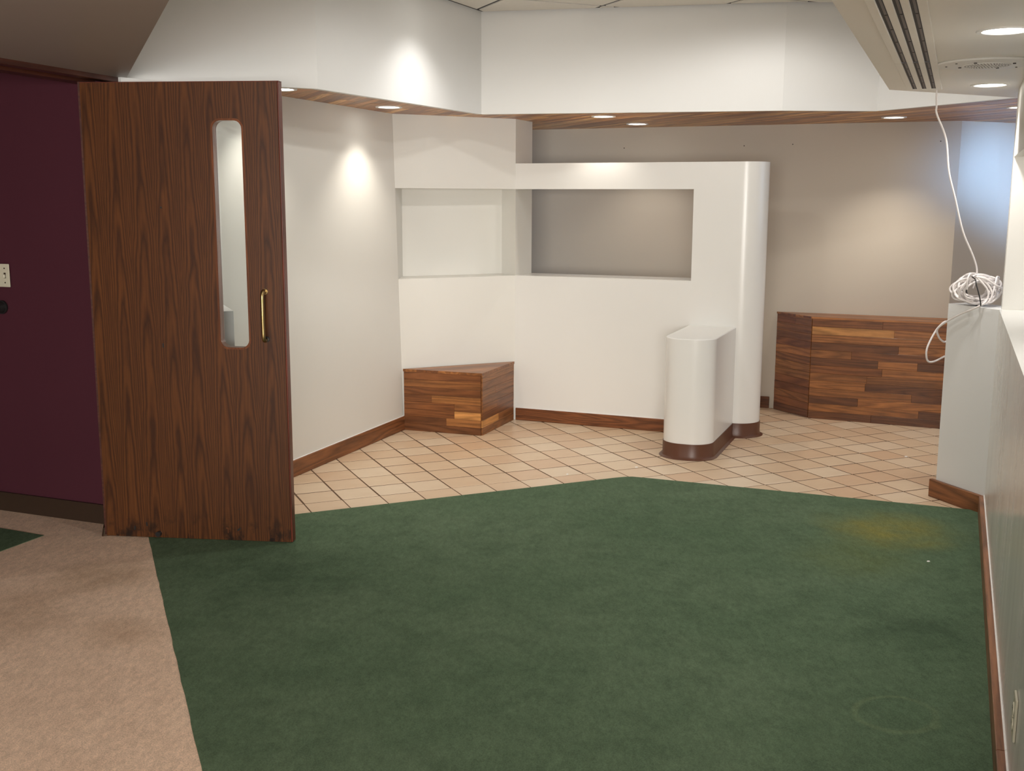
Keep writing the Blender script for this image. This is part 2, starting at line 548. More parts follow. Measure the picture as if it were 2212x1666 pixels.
carp_apex = [Vector((0.60, 6.139)), Vector((0.655, 6.160)), Vector((0.70, 6.165)), Vector((0.755, 6.146)), Vector((0.81, 6.125))]
tile_poly = [Vector((-2.0, 4.976))] + carp_apex + [Vector((2.45, 5.478)), RW(3.9), Vector((5.0, 1.3)), Vector((5.0, 9.4)), Vector((-2.0, 9.4))]
vis = [(-1.5, 5.0), (0.69, 5.9), (2.6, 5.2), (2.5, 5.75), (3.3, 7.55), (2.0, 8.5), (1.75, 8.5), (1.5, 7.5), (0.05, 8.0), (-0.25, 7.5), (-0.7, 7.6), (-1.5, 6.0)]
T0, TS, GR = Vector((-1.10121, 5.59917)), 0.20845, 0.0070
rest = bmesh.new()
full_mesh = None
n_tile = 0
for i in range(-14, 34):
    for j in range(-22, 24):
        c = T0 + TU * TS * (i + .5) + TV * TS * (j + .5)
        if not (-2.2 < c.x < 5.2 and 0.8 < c.y < 9.6): continue
        h = (TS - GR) / 2
        q = [c + TU * a * h + TV * b_ * h for a, b_ in ((-1, -1), (1, -1), (1, 1), (-1, 1))]
        p = clip_convex(tile_poly, q)
        ar = abs(area2(p)) if len(p) > 2 else 0
        if ar < 2e-4: continue
        if area2(p) < 0: p = p[::-1]
        if not inside(c, vis):
            prism(rest, p, -0.008, 0.0)
            continue
        n_tile += 1
        whole = ar > 0.999 * (2 * h) ** 2
        if whole and full_mesh:
            o = bpy.data.objects.new('tile', full_mesh); COL.objects.link(o); o.parent = floor
        else:
            b2 = bmesh.new()
            loc = [((v_ - c).dot(TU), (v_ - c).dot(TV)) for v_ in p]
            ins = [((x * (1 - 0.004 / max(h, .01))), (y * (1 - 0.004 / max(h, .01)))) for x, y in loc] if whole else loc
            if whole:
                prism(b2, loc, -0.008, -0.0015); prism(b2, loc, -0.0015, 0.0, ins)
            else:
                prism(b2, loc, -0.008, 0.0)
            o = obj('tile', b2, M['tile'], floor)
            if whole: full_mesh = o.data
        o.location = (c.x, c.y, random.uniform(-0.0004, 0.0004))
        o.rotation_euler = (random.uniform(-.0015, .0015), random.uniform(-.0015, .0015), A_T)
o = obj('tile_field', rest, M['tile'], floor)
o['kind'] = 'stuff'

# carpets
seam0, seam_d = Vector((-1.714, 4.964)), Vector((0.839, -2.103)).normalized()
bm = bmesh.new()
seam = []
for k in range(0, 101):
    w = 0.0 if k in (0, 100) else random.uniform(-0.0016, 0.0016)
    seam.append(seam0 + seam_d * (k * 0.0535) + Vector((-seam_d.y, seam_d.x)) * w)
green = [Vector((-1.76, 5.081))] + carp_apex + [RW(-.034, -.004), RW(4.4, -.004)] + seam[::-1][20:]
prism(bm, green, -0.006, 0.010)
tag(obj('green_carpet', bm, M['green']), 'large dark green carpet with worn yellow patch before the tiles', 'carpet')
bm = bmesh.new()
prism(bm, [Vector((-1.95, 5.0)), Vector((-1.76, 5.081))] + seam[:81] + [RW(4.4, -.004), Vector((4.55, 1.2)), Vector((4.55, -3.4)), Vector((-6.0, -3.4)), Vector((-6.0, 6.75)), Vector((-2.014, 5.197))], -0.006, 0.008)
tag(obj('beige_carpet', bm, M['pink']), 'pinkish beige carpet in the doorway left of the green carpet', 'carpet')
bm = bmesh.new()
prism(bm, [(-2.229, 5.008), (-4.1, 5.83), (-3.2, 3.4), (-2.327, 4.766)], 0.008, 0.0105)
tag(obj('green_carpet_inset', bm, M['green']), 'small pointed green carpet inset in the beige carpet below purple wall', 'carpet')

# ------------------------------------------------------------------ walls
def wall(name, pts, z0, z1, mat, label=None, top=None, smooth=None):
    b_ = bmesh.new()
    prism(b_, pts, z0, z1, top)
    return tag(obj(name, b_, mat, smooth=smooth), label, 'wall' if label else None, kind='structure')


ldir = (Vector((-0.758, 7.510)) - Vector((-1.273, 6.171))).normalized()
ln = Vector((-ldir.y, ldir.x))
L_end = Vector((-1.273, 6.171)) - ldir * 0.84
wall('wall_left', [L_end, LWc_b, LWc_b + ln * .12 + ldir * .1, L_end + ln * .12], 0, Z_WOOD,
     M['cream'], 'cream side wall right of the open door under a downlight', [L_end, LWc_t, LWc_t + ln * .12 + ldir * .1, L_end + ln * .12])

# corner wall with a recessed niche (three pieces of one mesh: below, back, above)
nb_l, nb_r = Vector((-0.775, 7.742)), Vector((-0.079, 8.085))
A_back = S(0, .33)
lt = lambda z: LWc_b + (LWc_t - LWc_b) * (z / Z_WOOD)
bm = bmesh.new()
outer = [Vector((-0.60, 8.25)), Vector((-0.90, 7.75))]
prism(bm, [LWc_b, A0, A_back] + outer, 0, 1.055, [lt(1.055), A0, A_back] + outer)
prism(bm, [lt(1.667), A0, A_back] + outer, 1.667, Z_WOOD, [LWc_t, A0, A_back] + outer)
prism(bm, [nb_l, nb_r, A0, A_back] + outer, 1.055, 1.667)
prism(bm, [lt(1.055), nb_l] + outer[::-1][:1], 1.055, 1.667, [lt(1.667), nb_l] + outer[::-1][:1])
tag(obj('wall_corner', bm, M['cream']), 'angled cream corner wall with a wide recessed niche', 'wall', kind='structure')

# free-standing partition with a window opening and a rounded end
T = 0.30
def part_outline(s0, s_c=1.6):
    pts = [S(s0), S(s_c)]
    for k in range(1, 24):
        a = -math.pi / 2 + math.pi * k / 24
        pts.append(S(s_c, T / 2) + U * (T / 2 * math.cos(a)) + V * (T / 2 * math.sin(a)))
    return pts + [S(s_c, T), S(s0, T)]
bm = bmesh.new()
prism(bm, part_outline(0.0), 0, 1.055)
prism(bm, part_outline(0.0), 1.667, 1.845)
prism(bm, part_outline(1.279), 1.055, 1.667)
part = tag(obj('wall_partition', bm, M['gloss'], smooth=25), 'cream partition wall with rectangular see-through opening and rounded end', 'wall', kind='structure')

# short stub in front of it, rounded nose
def stub_outline(g=0.0, v_end=None):
    s0, s1, r, vn = 1.275 - g, 1.594 + g, 0.135 + g, 0.765 + g
    pts = [S(s1, 0.02), S(s1, -(vn - r))]
    for k in range(1, 13):
        a = math.pi / 2 * k / 12
        pts.append(S(s1 - r + r * math.cos(a), -(vn - r) - r * math.sin(a)))
    for k in range(0, 13):
        a = math.pi / 2 + math.pi / 2 * k / 12
        pts.append(S(s0 + r + r * math.cos(a), -(vn - r) - r * math.sin(a)))
    return pts + [S(s0, 0.02)]
bm = bmesh.new()
ol = stub_outline()
ins = stub_outline(-0.004)
prism(bm, ol, 0, 0.751)
prism(bm, ol, 0.751, 0.755, ins)
stub = empty('stub_wall', (*S(1.43, -.4), 0))
def under(root, o):
    o.parent = root
    o.matrix_parent_inverse = root.matrix_basis.inverted() if False else Matrix.Translation(-root.location) if root.rotation_euler[2] == 0 else (Matrix.Translation(root.location) @ Matrix.Rotation(root.rotation_euler[2], 4, 'Z')).inverted()
    return o
tag(stub, 'short glossy white stub wall with rounded nose in front of the partition', 'wall', kind='structure')
under(stub, obj('body', bm, M['gloss'], smooth=30))

def cove(path, h=0.098, th=0.004, flare=0.022):
    """vinyl cove base swept along a polyline (left-hand side is the wall)"""
    b_ = bmesh.new()
    n = len(path)
    prof = [(0.0, h), (th, h), (th, 0.022), (th + 0.005, 0.010), (th + flare, 0.002), (th + flare, 0.0), (0.0, 0.0)]
    rows = []
    for i, p in enumerate(path):
        a = path[max(i - 1, 0)]; c = path[min(i + 1, n - 1)]
        d1 = (p - a).normalized() if i > 0 else (c - p).normalized()
        d2 = (c - p).normalized() if i < n - 1 else d1
        t = (d1 + d2).normalized()
        nn = Vector((t.y, -t.x)) / max(0.5, t.dot(d1))
        rows.append([b_.verts.new((p.x + nn.x * o_, p.y + nn.y * o_, z)) for o_, z in prof])
    for a, c in zip(rows, rows[1:]):
        for k in range(len(prof)):
            b_.faces.new((a[k], a[(k + 1) % len(prof)], c[(k + 1) % len(prof)], c[k]))
    b_.faces.new(rows[0]); b_.faces.new(rows[-1][::-1])
    return b_

nose = stub_outline()[::-1]            # from left root round the nose to right root
nose[0] = S(1.275, 0.0); nose[-1] = S(1.594, 0.0)
under(stub, obj('cove_base', cove(nose), M['cove'], smooth=40))
endp = [S(1.594), S(1.6)] + part_outline(0.0)[2:25] + [S(1.6, T), S(1.2, T)]
obj('cove_base', cove(endp), M['cove'], part, smooth=40)

# back wall with old fixing holes
bw = wall('wall_back', [BK(-2.6), BK(1.285), BK(1.285, .1), BK(-2.6, .1)], 0, Z_WOOD, M['taupe'], 'taupe rear wall behind the partition and the wooden bench')
for s_, z_ in ((-1.175, 1.996), (-.235, 2.0), (.125, 2.006), (1.153, 2.013)):
    b_ = bmesh.new()
    cyl(b_, (0, 0, 0), 0.0042, 0.003, 'Y', 10)
    h_ = obj('fixing_hole', b_, M['dark_base'], bw)
    p_ = BK(s_, -0.001)
    h_.location = (p_.x, p_.y, z_); h_.rotation_euler = (0, 0, A_R)
# angled wall that catches the daylight
dc = BK(1.285)
wall('wall_angled', [dc, dc + TU * 1.5, dc + TU * 1.5 + TV * .1, dc + TV * .1 - TU * .05], 0, Z_WOOD, M['taupe'], 'angled far wall catching blue daylight beside the right pillar')

# right half wall with a pass-through above it, angled end post
PL = Vector((2.315, 5.785))
Rt = 0.30
bm = bmesh.new()
pn = Vector((Cc.y - PL.y, -(Cc.x - PL.x))).normalized() * -1
prism(bm, [Cc, PL, PL + pn * 0.15, Cc + Rn * .16 + Rd * .16], 0, 1.06)
post = tag(obj('wall_post', bm, M['white']), 'white angled half-height wall end holding the coiled cable', 'wall', kind='structure')
bm = bmesh.new()
prism(bm, [Cc, RW(4.2), RW(4.2, Rt), RW(-.06, Rt), RW(-.16, .16)], 0, 1.06)
wr = tag(obj('wall_right', bm, M['streaky']), 'glossy white half wall running along the right edge', 'wall', kind='structure')
bm = bmesh.new()
prism(bm, [RW(.0, .0), RW(4.2, .0), RW(4.2, Rt), RW(0., Rt)], 1.06, 1.0625)
obj('sill', bm, M['gloss'], wr)
bm = bmesh.new()
prism(bm, [RW(0.012, .012), RW(0.012, Rt), RW(-.10, Rt), RW(-.10, .012)], 1.06, Z_LOW)
prism(bm, [RW(0.012, .012), RW(4.2, .012), RW(4.2, Rt), RW(0.012, Rt)], 1.81, Z_LOW)
prism(bm, [RW(3.6, .012), RW(4.2, .012), RW(4.2, Rt), RW(3.6, Rt)], 1.06, 1.81)
tag(obj('wall_right_upper', bm, M['cream']), 'cream wall with pass-through opening above the right half wall', 'wall', kind='structure')

# half wall behind the open door
wall('wall_behind_door', [(-1.78, 5.085), (-1.348, 5.262), (-1.505, 5.640), (-1.93, 5.45)], 0, 1.06, M['white'], 'low white wall end seen through the door glass')

wall('wall_door_return', [(-1.79, 5.145), (-1.585, 5.36), (-1.62, 5.46), (-1.885, 5.20)], 0, Z_LOW, M['white'])

# purple side wall of the passage
pu0, pud = Vector((-2.014, 5.197)), Vector((-0.625, 0.244)).normalized()
pn_ = Vector((pud.y, -pud.x)) * -1
pw = [pu0 - pud * 0.13, pu0 + pud * 3.6]
wall('wall_purple', [pw[0] + Vector((0.005, .014)), pw[1] + Vector((0.005, .014)), pw[1] + Vector((.05, .12)), pw[0] + Vector((.05, .12))], 0, 2.5, M['purple'], 'dark plum wall behind the open door')
bm = bmesh.new()
prism(bm, [pw[0], pw[1], pw[1] + Vector((0.005, .0135)), pw[0] + Vector((0.005, .0135))], 0.0, 0.105)
tag(obj('baseboard_purple', bm, M['dark_base']), kind='structure')

# out-of-frame shell
wall('wall_east', [(4.6, -3.6), (4.75, -3.6), (4.75, 5.0), (4.6, 5.0)], 0, 2.5, M['cream'])
wall('wall_east_far', [(4.6, 7.4), (4.75, 7.4), (4.75, 9.4), (4.6, 9.4)], 0, 2.5, M['cream'])
wall('wall_east_sill', [(4.6, 5.0), (4.75, 5.0), (4.75, 7.4), (4.6, 7.4)], 0, 1.30, M['cream'])
wall('wall_rear_left', [(-6.2, -3.6), (-2.5, -3.6), (-2.5, -3.45), (-6.2, -3.45)], 0, 2.5, M['cream'])
wall('wall_rear_right', [(1.3, -3.6), (4.75, -3.6), (4.75, -3.45), (1.3, -3.45)], 0, 2.5, M['cream'])
wall('wall_rear_sill', [(-2.5, -3.6), (1.3, -3.6), (1.3, -3.45), (-2.5, -3.45)], 0, 0.75, M['cream'])
wall('wall_west', [(-6.2, -3.6), (-6.05, -3.6), (-6.05, 7.2), (-6.2, 7.2)], 0, 2.5, M['purple'])
def window(name, x0, y0, x1, y1, z0, z1, n):
    d = Vector((x1 - x0, y1 - y0)); L = d.length; d.normalize()
    rz = math.atan2(d.y, d.x)
    root = empty(name, (x0, y0, z0), rz)
    tag(root, kind='structure')
    b_ = bmesh.new()
    H = z1 - z0
    for a in [(0, L, 0, .05), (0, L, H - .05, H)]: box(b_, a[0], a[1], -.04, .04, a[2], a[3])
    for k in range(n + 1):
        xx = k * (L - .05) / n
        box(b_, xx, xx + .05, -.04, .04, 0, H)
    obj('window_frame', b_, M['white_plastic'], root)
window('window_1', 4.68, 5.0, 4.68, 7.4, 1.30, 2.14, 2)
window('fill_window', -2.5, -3.53, 1.3, -3.53, 0.75, 2.14, 3)  # unseen rear window, added to go with the fill light

# ------------------------------------------------------------------ baseboards
WOODC = {'light': lin(188, 134, 78), 'tan': lin(156, 102, 58), 'mid': lin(136, 88, 50), 'red': lin(124, 77, 44), 'dark': lin(104, 65, 39), 'buff': lin(146, 97, 55)}
def baseboard(name, p, q, h=0.095, th=0.016, side=1, col='red', label=None):
    d = (q - p); L = d.length
    root = bmesh.new()
    box(root, 0, L, -th * (1 if side > 0 else 0), th * (0 if side > 0 else 1), 0.0, h, 0.003)
    o = obj(name, root, M['base_wood'])
    o.location = (p.x, p.y, 0)
    o.rotation_euler = (0, 0, math.atan2(d.y, d.x))
    o.color = WOODC[col] if isinstance(col, str) else col
    tag(o, label, 'baseboard' if label else None, kind='structure')
    return o
BB = lin(128, 80, 47)
baseboard('baseboard_left', L_end + ldir * .1, LWc_b - ldir * 0.005, 0.098, 0.016, 1, BB, 'brown wooden baseboard along the cream left wall')
baseboard('baseboard_partition', S(0.012), S(1.268), 0.09, 0.016, 1, lin(120, 73, 43), 'brown wooden baseboard with bold grain under the partition')
baseboard('baseboard_back', BK(-2.5), BK(0.035), 0.09, 0.016, 1, lin(98, 60, 38), 'short dark baseboard between partition end and wooden bench')
baseboard('baseboard_post', PL + (PL - Cc).normalized() * .028, Cc, 0.098, 0.024, 1, lin(132, 84, 50), 'brown baseboard on the angled wall end')
# right wall baseboard in two lengths with a visible joint
b1 = baseboard('baseboard_right', RW(0.0), RW(2.85), 0.098, 0.026, 1, lin(140, 94, 66), 'long brown baseboard along the glossy right half wall')
b2_ = baseboard('baseboard_right_near', RW(2.853), RW(4.2), 0.100, 0.027, 1, lin(132, 88, 62), 'nearest length of brown baseboard at the bottom right corner')
for b_o, a_, e_ in ((b1, 0.0, 2.85), (b2_, 2.853, 4.2)):
    c_ = bmesh.new()
    tube(c_, [(0, 0.0, .0985), (e_ - a_, 0.0, .0985)], 0.005, 6)
    obj('caulk_bead', c_, M['caulk'], b_o)
for o_, L_ in ((bpy.data.objects['baseboard_left'], 2.3), (bpy.data.objects['baseboard_partition'], 1.256)):
    c_ = bmesh.new()
    tube(c_, [(0.0, -0.004, o_.dimensions.z), (L_, -0.004, o_.dimensions.z)], 0.0035, 6)
    obj('caulk_bead', c_, M['caulk'], o_)

# ------------------------------------------------------------------ ceilings
def fascia(name, p, q, z1=Z_HIGH + .03, label=None, z0=Z_LOW):
    d = (q - p).normalized(); n = Vector((-d.y, d.x))
    b_ = bmesh.new()
    prism(b_, [p, q, q + n * .035, p + n * .035], z0, z1)
    return tag(obj(name, b_, M['white']), label, 'bulkhead' if label else None, kind='structure')
names = ['white bulkhead face above the open door', 'white bulkhead face with the bright lamp scallop', 'long white bulkhead face above the partition',
         'narrow white bulkhead face above the wooden bench', 'white bulkhead face meeting the right ceiling slab']
for k in range(5):
    fascia('trim_%d' % (k + 1), FP[k] - (FP[1] - FP[0]).normalized() * (.12 if k == 0 else 0), FP[k + 1], label=names[k], z0=Z_LOW + (.0005 if k == 0 else 0))
for k in range(5, 10):
    fascia('trim_%d' % (k + 1), FP[k], FP[(k + 1) % 11], z0=Z_LOW + .06)
fascia('trim_11', FP[10], FP[0], z0=Z_LOW + .06)

# raised ceiling: panels in a dark grid set diagonally
bm = bmesh.new()
prism(bm, FP, Z_HIGH + .006, Z_HIGH + .05)
ceil = tag(obj('ceiling', bm, M['bar']), 'raised ceiling of square white panels in a dark grid', 'ceiling', kind='structure')
cpoly = []
for k in range(11):        # inset for the dark shadow gap along the bulkheads
    a, b_, c = FP[k - 1], FP[k], FP[(k + 1) % 11]
    d1, d2 = (b_ - a).normalized(), (c - b_).normalized()
    n1, n2 = Vector((d1.y, -d1.x)), Vector((d2.y, -d2.x))
    m_ = (n1 + n2).normalized()
    cpoly.append(b_ + m_ * 0.030 / max(.35, m_.dot(n1)))
for i in range(-8, 8):
    for j in range(-12, 6):
        u0, v0, g = 2.672 + i * .655, 6.237 + j * .655, .014
        q = [TU * a + TV * b_ for a, b_ in ((u0 + g, v0 + g), (u0 + .655 - g, v0 + g), (u0 + .655 - g, v0 + .655 - g), (u0 + g, v0 + .655 - g))]
        p = clip_convex(cpoly, q)
        if len(p) < 3 or abs(area2(p)) < 1e-3: continue
        if area2(p) < 0: p = p[::-1]
        b_ = bmesh.new()
        prism(b_, p, Z_HIGH, Z_HIGH + .012)
        obj('ceiling_panel', b_, M['panel'], ceil)

# low ceilings
edge_l = [FP[0], FP[10], FP[9], FP[8]]
hd0, hdd = Vector((-1.80, 5.17)), Vector((-0.23, -0.75)).normalized()
bm = bmesh.new()
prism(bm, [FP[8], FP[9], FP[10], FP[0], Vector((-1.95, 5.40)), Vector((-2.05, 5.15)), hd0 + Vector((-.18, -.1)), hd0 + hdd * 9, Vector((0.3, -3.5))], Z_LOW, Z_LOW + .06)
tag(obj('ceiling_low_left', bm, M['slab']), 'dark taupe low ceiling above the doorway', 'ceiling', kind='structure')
bm = bmesh.new()
prism(bm, [FP[8], Vector((0.3, -3.5)), Vector((4.7, -3.5)), Vector((4.7, 6.75)), FP[5], FP[6], FP[7]], Z_LOW, Z_LOW + .06)
slab_r = tag(obj('ceiling_low_right', bm, M['soffit_cream']), 'cream low ceiling with slot diffuser and round lamps', 'ceiling', kind='structure')
bm = bmesh.new()
prism(bm, [hd0 + hdd * -.2, Vector((-2.0, 6.0)), Vector((-6.1, 7.6)), Vector((-6.1, -3.5)), hd0 + hdd * 9], 2.45, 2.5)
tag(obj('ceiling_passage', bm, M['slab']), kind='structure')
bm = bmesh.new()
prism(bm, [Vector((-6.2, -3.6)), Vector((4.8, -3.6)), Vector((4.8, 9.6)), Vector((-6.2, 9.6))], 2.86, 2.95)
tag(obj('ceiling_deck', bm, M['bar']), kind='structure')

# wooden soffit: narrow strips laid diagonally
fo = []
for k in range(6):        # back of the bulkhead faces
    a, b_, c = FP[max(k - 1, 0)], FP[k], FP[min(k + 1, 5)]
    d1 = (b_ - a).normalized() if k > 0 else (c - b_).normalized()
    d2 = (c - b_).normalized() if k < 5 else d1
    n1 = Vector((-d1.y, d1.x)); m_ = (n1 + Vector((-d2.y, d2.x))).normalized()
    fo.append(b_ + m_ * .034 / max(.35, m_.dot(n1)))
wpoly = fo + [FP[5] + TU * 1.9, Vector((4.6, 8.75)), BK(1.285, .12), BK(-2.3, .05), Vector((-0.85, 8.0)), Vector((-2.05, 5.4))]
bm = bmesh.new()
prism(bm, wpoly, Z_WOOD + .010, Z_WOOD + .03)
soff = tag(obj('ceiling_wood', bm, M['dark_base']), 'soffit of narrow brown wooden strips laid diagonally', 'ceiling', kind='structure')
tones = ['light', 'tan', 'tan', 'mid', 'mid', 'red']
SOFT = {'light': lin(222, 174, 114), 'tan': lin(196, 142, 86), 'mid': lin(170, 116, 68), 'red': lin(148, 94, 56)}
us = [p.dot(TU) for p in wpoly]; vs = [p.dot(TV) for p in wpoly]
w_ = 0.0572
k = 0
u_ = min(us)
while u_ < max(us):
    v_ = min(vs) - random.uniform(0, .8)
    while v_ < max(vs):
        L = random.uniform(.45, 1.25)
        q = [TU * a + TV * b_ for a, b_ in ((u_ + .0005, v_ + .0005), (u_ + w_ - .0005, v_ + .0005), (u_ + w_ - .0005, v_ + L - .0005), (u_ + .0005, v_ + L - .0005))]
        p = clip_convex(wpoly, q)
        if len(p) > 2 and abs(area2(p)) > 3e-4:
            if area2(p) < 0: p = p[::-1]
            c = sum(p, Vector((0, 0))) / len(p)
            b_ = bmesh.new()
            prism(b_, [((x - c).dot(TV), -(x - c).dot(TU)) for x in p], 0, .010)
            o = obj('wood_strip', b_, M['soffit_wood'], soff)
            o.location = (c.x, c.y, Z_WOOD + random.uniform(-.0006, .0006)); o.rotation_euler = (0, 0, A_T + math.pi / 2)
            t_ = SOFT[random.choice(tones)]; f_ = random.uniform(.85, 1.15)
            o.color = (t_[0] * f_, t_[1] * f_, t_[2] * f_, 1)
        v_ += L
    u_ += w_

# ------------------------------------------------------------------ door frame header (over the doorway at left)
def header():
    root = empty('trim_12', (hd0.x, hd0.y, 0), math.atan2(hdd.y, hdd.x))
    tag(root, 'dark brown stepped door frame header under the low ceiling', 'door frame', kind='structure')
    for nm, y0, y1, z0, z1 in (('head_casing', -.055, .0, 2.118, 2.16), ('head_stop', -.115, -.055, 2.128, 2.16), ('head_jamb', -.20, -.115, 2.112, 2.16)):
        b_ = bmesh.new(); box(b_, 0, 6.0, y0, y1, z0, z1, .002); obj(nm, b_, M['frame_wood'], root)
    b_ = bmesh.new(); prism(b_, [(-1.855, 5.055), (-1.80, 5.2), (-1.93, 5.2), (-1.955, 5.055)], 0, 2.11)
    under(root, obj('jamb', b_, M['frame_wood']))
    b_ = bmesh.new(); box(b_, 0, 6.0, -.20, -.02, 2.16, 2.5); obj('lintel', b_, M['purple'], root)
header()

# ------------------------------------------------------------------ the door
H0, H1 = Vector((-1.930, 5.004)), Vector((-1.022, 4.909))
dd = (H1 - H0); DWd = dd.length
door = empty('door_1', (H0.x, H0.y, 0.0), math.atan2(dd.y, dd.x))
tag(door, 'open dark-stained wooden door with narrow glass slit and brass pull', 'door', kind='structure')
def rrect(x0, x1, z0, z1, r, n=8):
    pts = []
    for cx, cz, a0 in ((x1 - r, z1 - r, 0), (x0 + r, z1 - r, 90), (x0 + r, z0 + r, 180), (x1 - r, z0 + r, 270)):
        for k in range(n + 1):
            a = math.radians(a0 + 90 * k / n)
            pts.append((cx + r * math.cos(a), cz + r * math.sin(a)))
    return pts
def plate_hole(bm, outer, inner, y0, y1):
    """slab in the local XZ plane with a hole"""
    rings = []
    for y in (y0, y1):
        vo = [bm.verts.new((x, y, z)) for x, z in outer]
        vi = [bm.verts.new((x, y, z)) for x, z in inner]
        es = [bm.edges.new((l[i], l[(i + 1) % len(l)])) for l in (vo, vi) for i in range(len(l))]
        bmesh.ops.triangle_fill(bm, edges=es, use_beauty=True, use_dissolve=False)
        rings.append((vo, vi))
    for w in (0, 1):
        a, b_ = rings[0][w], rings[1][w]
        for i in range(len(a)):
            k2 = (i + 1) % len(a)
            bm.faces.new((a[i], a[k2], b_[k2], b_[i]))
sl = rrect(0.598, 0.748, 0.918, 1.944, 0.042)
bm = bmesh.new()
plate_hole(bm, [(0.003, .012), (DWd - .008, .012), (DWd - .008, 2.10), (0.003, 2.10)], sl, 0.0, 0.044)
obj('door_leaf', bm, M['door'], door)
bm = bmesh.new(); box(bm, DWd - .008, DWd, -.0008, .0448, .012, 2.10, .003, 2); obj('edge_band', bm, M['door_edge'], door)
bm = bmesh.new(); box(bm, 0.003, DWd, -.0006, .0446, 2.10, 2.103); obj('top_edge', bm, M['door_edge'], door)
bm = bmesh.new(); plate_hole(bm, sl, rrect(0.607, 0.739, 0.927, 1.935, 0.036), -0.003, 0.044); obj('glazing_bead', bm, M['lite_wood'], door, smooth=40)
bm = bmesh.new(); box(bm, 0.602, 0.744, .024, .029, .922, 1.94); obj('glass_pane', bm, M['glass'], door)
hd = empty('pull_handle', (0.822, 0, 0)); hd.parent = door; bpy.data.objects.remove(hd)
bm = bmesh.new()
tube(bm, catmull([(.822, .0, 1.183), (.822, -.030, 1.187), (.822, -.046, 1.172), (.822, -.048, 1.13), (.822, -.049, 1.075), (.822, -.048, 1.02), (.822, -.046, .978), (.822, -.030, .963), (.822, .0, .967)], 6), .0085, 12)
pull = obj('pull_handle', bm, M['brass'], door, smooth=60); pull['label'] = 'aged brass pull handle'
for z_ in (1.183, .967):
    bm = bmesh.new(); cyl(bm, (.822, -.004, z_), .0135, .008, 'Y', 20); obj('handle_rose', bm, M['brass'] if z_ > 1.1 else M['black'], pull, smooth=40)
bm = bmesh.new(); cyl(bm, (.265, -.010, .032), .0125, .02, 'Y', 16); st = obj('door_stop', bm, M['black'], door, smooth=40); st['label'] = 'small black rubber stop'
bm = bmesh.new(); box(bm, .60, .604, -.0008, .001, .045, .07); box(bm, .592, .600, -.0008, .001, .066, .072); o = obj('gouge', bm, M['lite_wood'], door)
for x_, z_, a_ in ((.145, .055, .2), (.205, .075, -.1), (.655, .065, .9), (.352, 1.555, .5), (.33, .93, 0)):
    bm = bmesh.new(); box(bm, -.004, .004, -.0007, .001, -.010 if z_ < 1 else -.004, .010 if z_ < 1 else .004, .0005)
    o = obj('gouge', bm, M['black'], door); o.location = (x_, 0, z_); o.rotation_euler = (0, a_, 0)

# ------------------------------------------------------------------ plank-clad benches
def plank_face(root, origin, d, rows, z_base, row_h, L, n_out, skip_end=0.0):
    """rows: bottom to top, each a list of (end fraction, tone)"""
    ang = math.atan2(d.y, d.x)
    for r_, row in enumerate(rows):
        x = 0.0
        for fr, tone in row:
            x1 = fr * L
            b_ = bmesh.new()
            ln_ = x1 - x - .0008
            box(b_, -ln_ / 2, ln_ / 2, -.009 + random.uniform(-.0006, .0006), 0.0, .0004, row_h - .0004, .0008)
            o = obj('plank', b_, M['plank'])
            c = origin + d * ((x + x1) / 2)
            o.location = (c.x, c.y, z_base + r_ * row_h); o.rotation_euler = (0, 0, ang)
            t = WOODC[tone]; f_ = random.uniform(.9, 1.1)
            o.color = (t[0] * f_, t[1] * f_, t[2] * f_, 1)
            under(root, o)
            x = x1
def rand_rows(n, tones, nmax=2):
    out = []
    for _ in range(n):
        k_ = random.randint(1, nmax)
        cuts = sorted(random.uniform(.2, .8) for _ in range(k_ - 1)) + [1.0]
        out.append([(c_, random.choice(tones)) for c_ in cuts])
    return out

# small corner plinth
pA0, pA1, pA2 = Vector((-0.756, 7.488)), Vector((-0.204, 7.297)), Vector((0.014, 7.855))
pA = empty('wooden_plinth', (*((pA0 + pA1 + pA2) / 3), 0))
tag(pA, 'small triangular wooden plank plinth fitted in the corner', 'plinth')
dA, dB = (pA1 - pA0).normalized(), (pA2 - pA1).normalized()
nA, nB = Vector((dA.y, -dA.x)), Vector((dB.y, -dB.x))
def inner(p, n1, n2, g=.009):
    m_ = (n1 + n2); return p - m_ * (g / (1 + n1.dot(n2)))
cA1 = inner(pA1, nA, nB)
core = [pA0 - nA * .009 + dA * .004, cA1, pA2 - nB * .009 - dB * .004]
bm = bmesh.new(); prism(bm, core, 0, .416); under(pA, obj('core', bm, M['dark_base']))
rA = [[(1, 'dark')], [(.555, 'dark'), (1, 'buff')], [(.66, 'red'), (1, 'light')], [(.66, 'red'), (1, 'mid')], [(.365, 'red'), (1, 'buff')], [(1, 'red')], [(1, 'mid')], [(1, 'red')]]
rB = [[(.35, 'mid'), (1, 'mid')], [(.5, 'light'), (1, 'mid')], [(1, 'red')], [(.45, 'mid'), (1, 'red')], [(1, 'mid')], [(.4, 'buff'), (1, 'mid')], [(1, 'mid')], [(1, 'buff')]]
plank_face(pA, cA1 - dA * (cA1 - core[0]).length, dA, rA, 0, .052, (cA1 - core[0]).length, nA)
plank_face(pA, cA1, dB, rB, 0, .052, (core[2] - cA1).length, nB)
tri = [pA0 + nA * .003, inner(pA1, nA, nB, -.003), pA2 + nB * .003]
wd = (pA2 - pA0).normalized(); wn = Vector((-wd.y, wd.x))
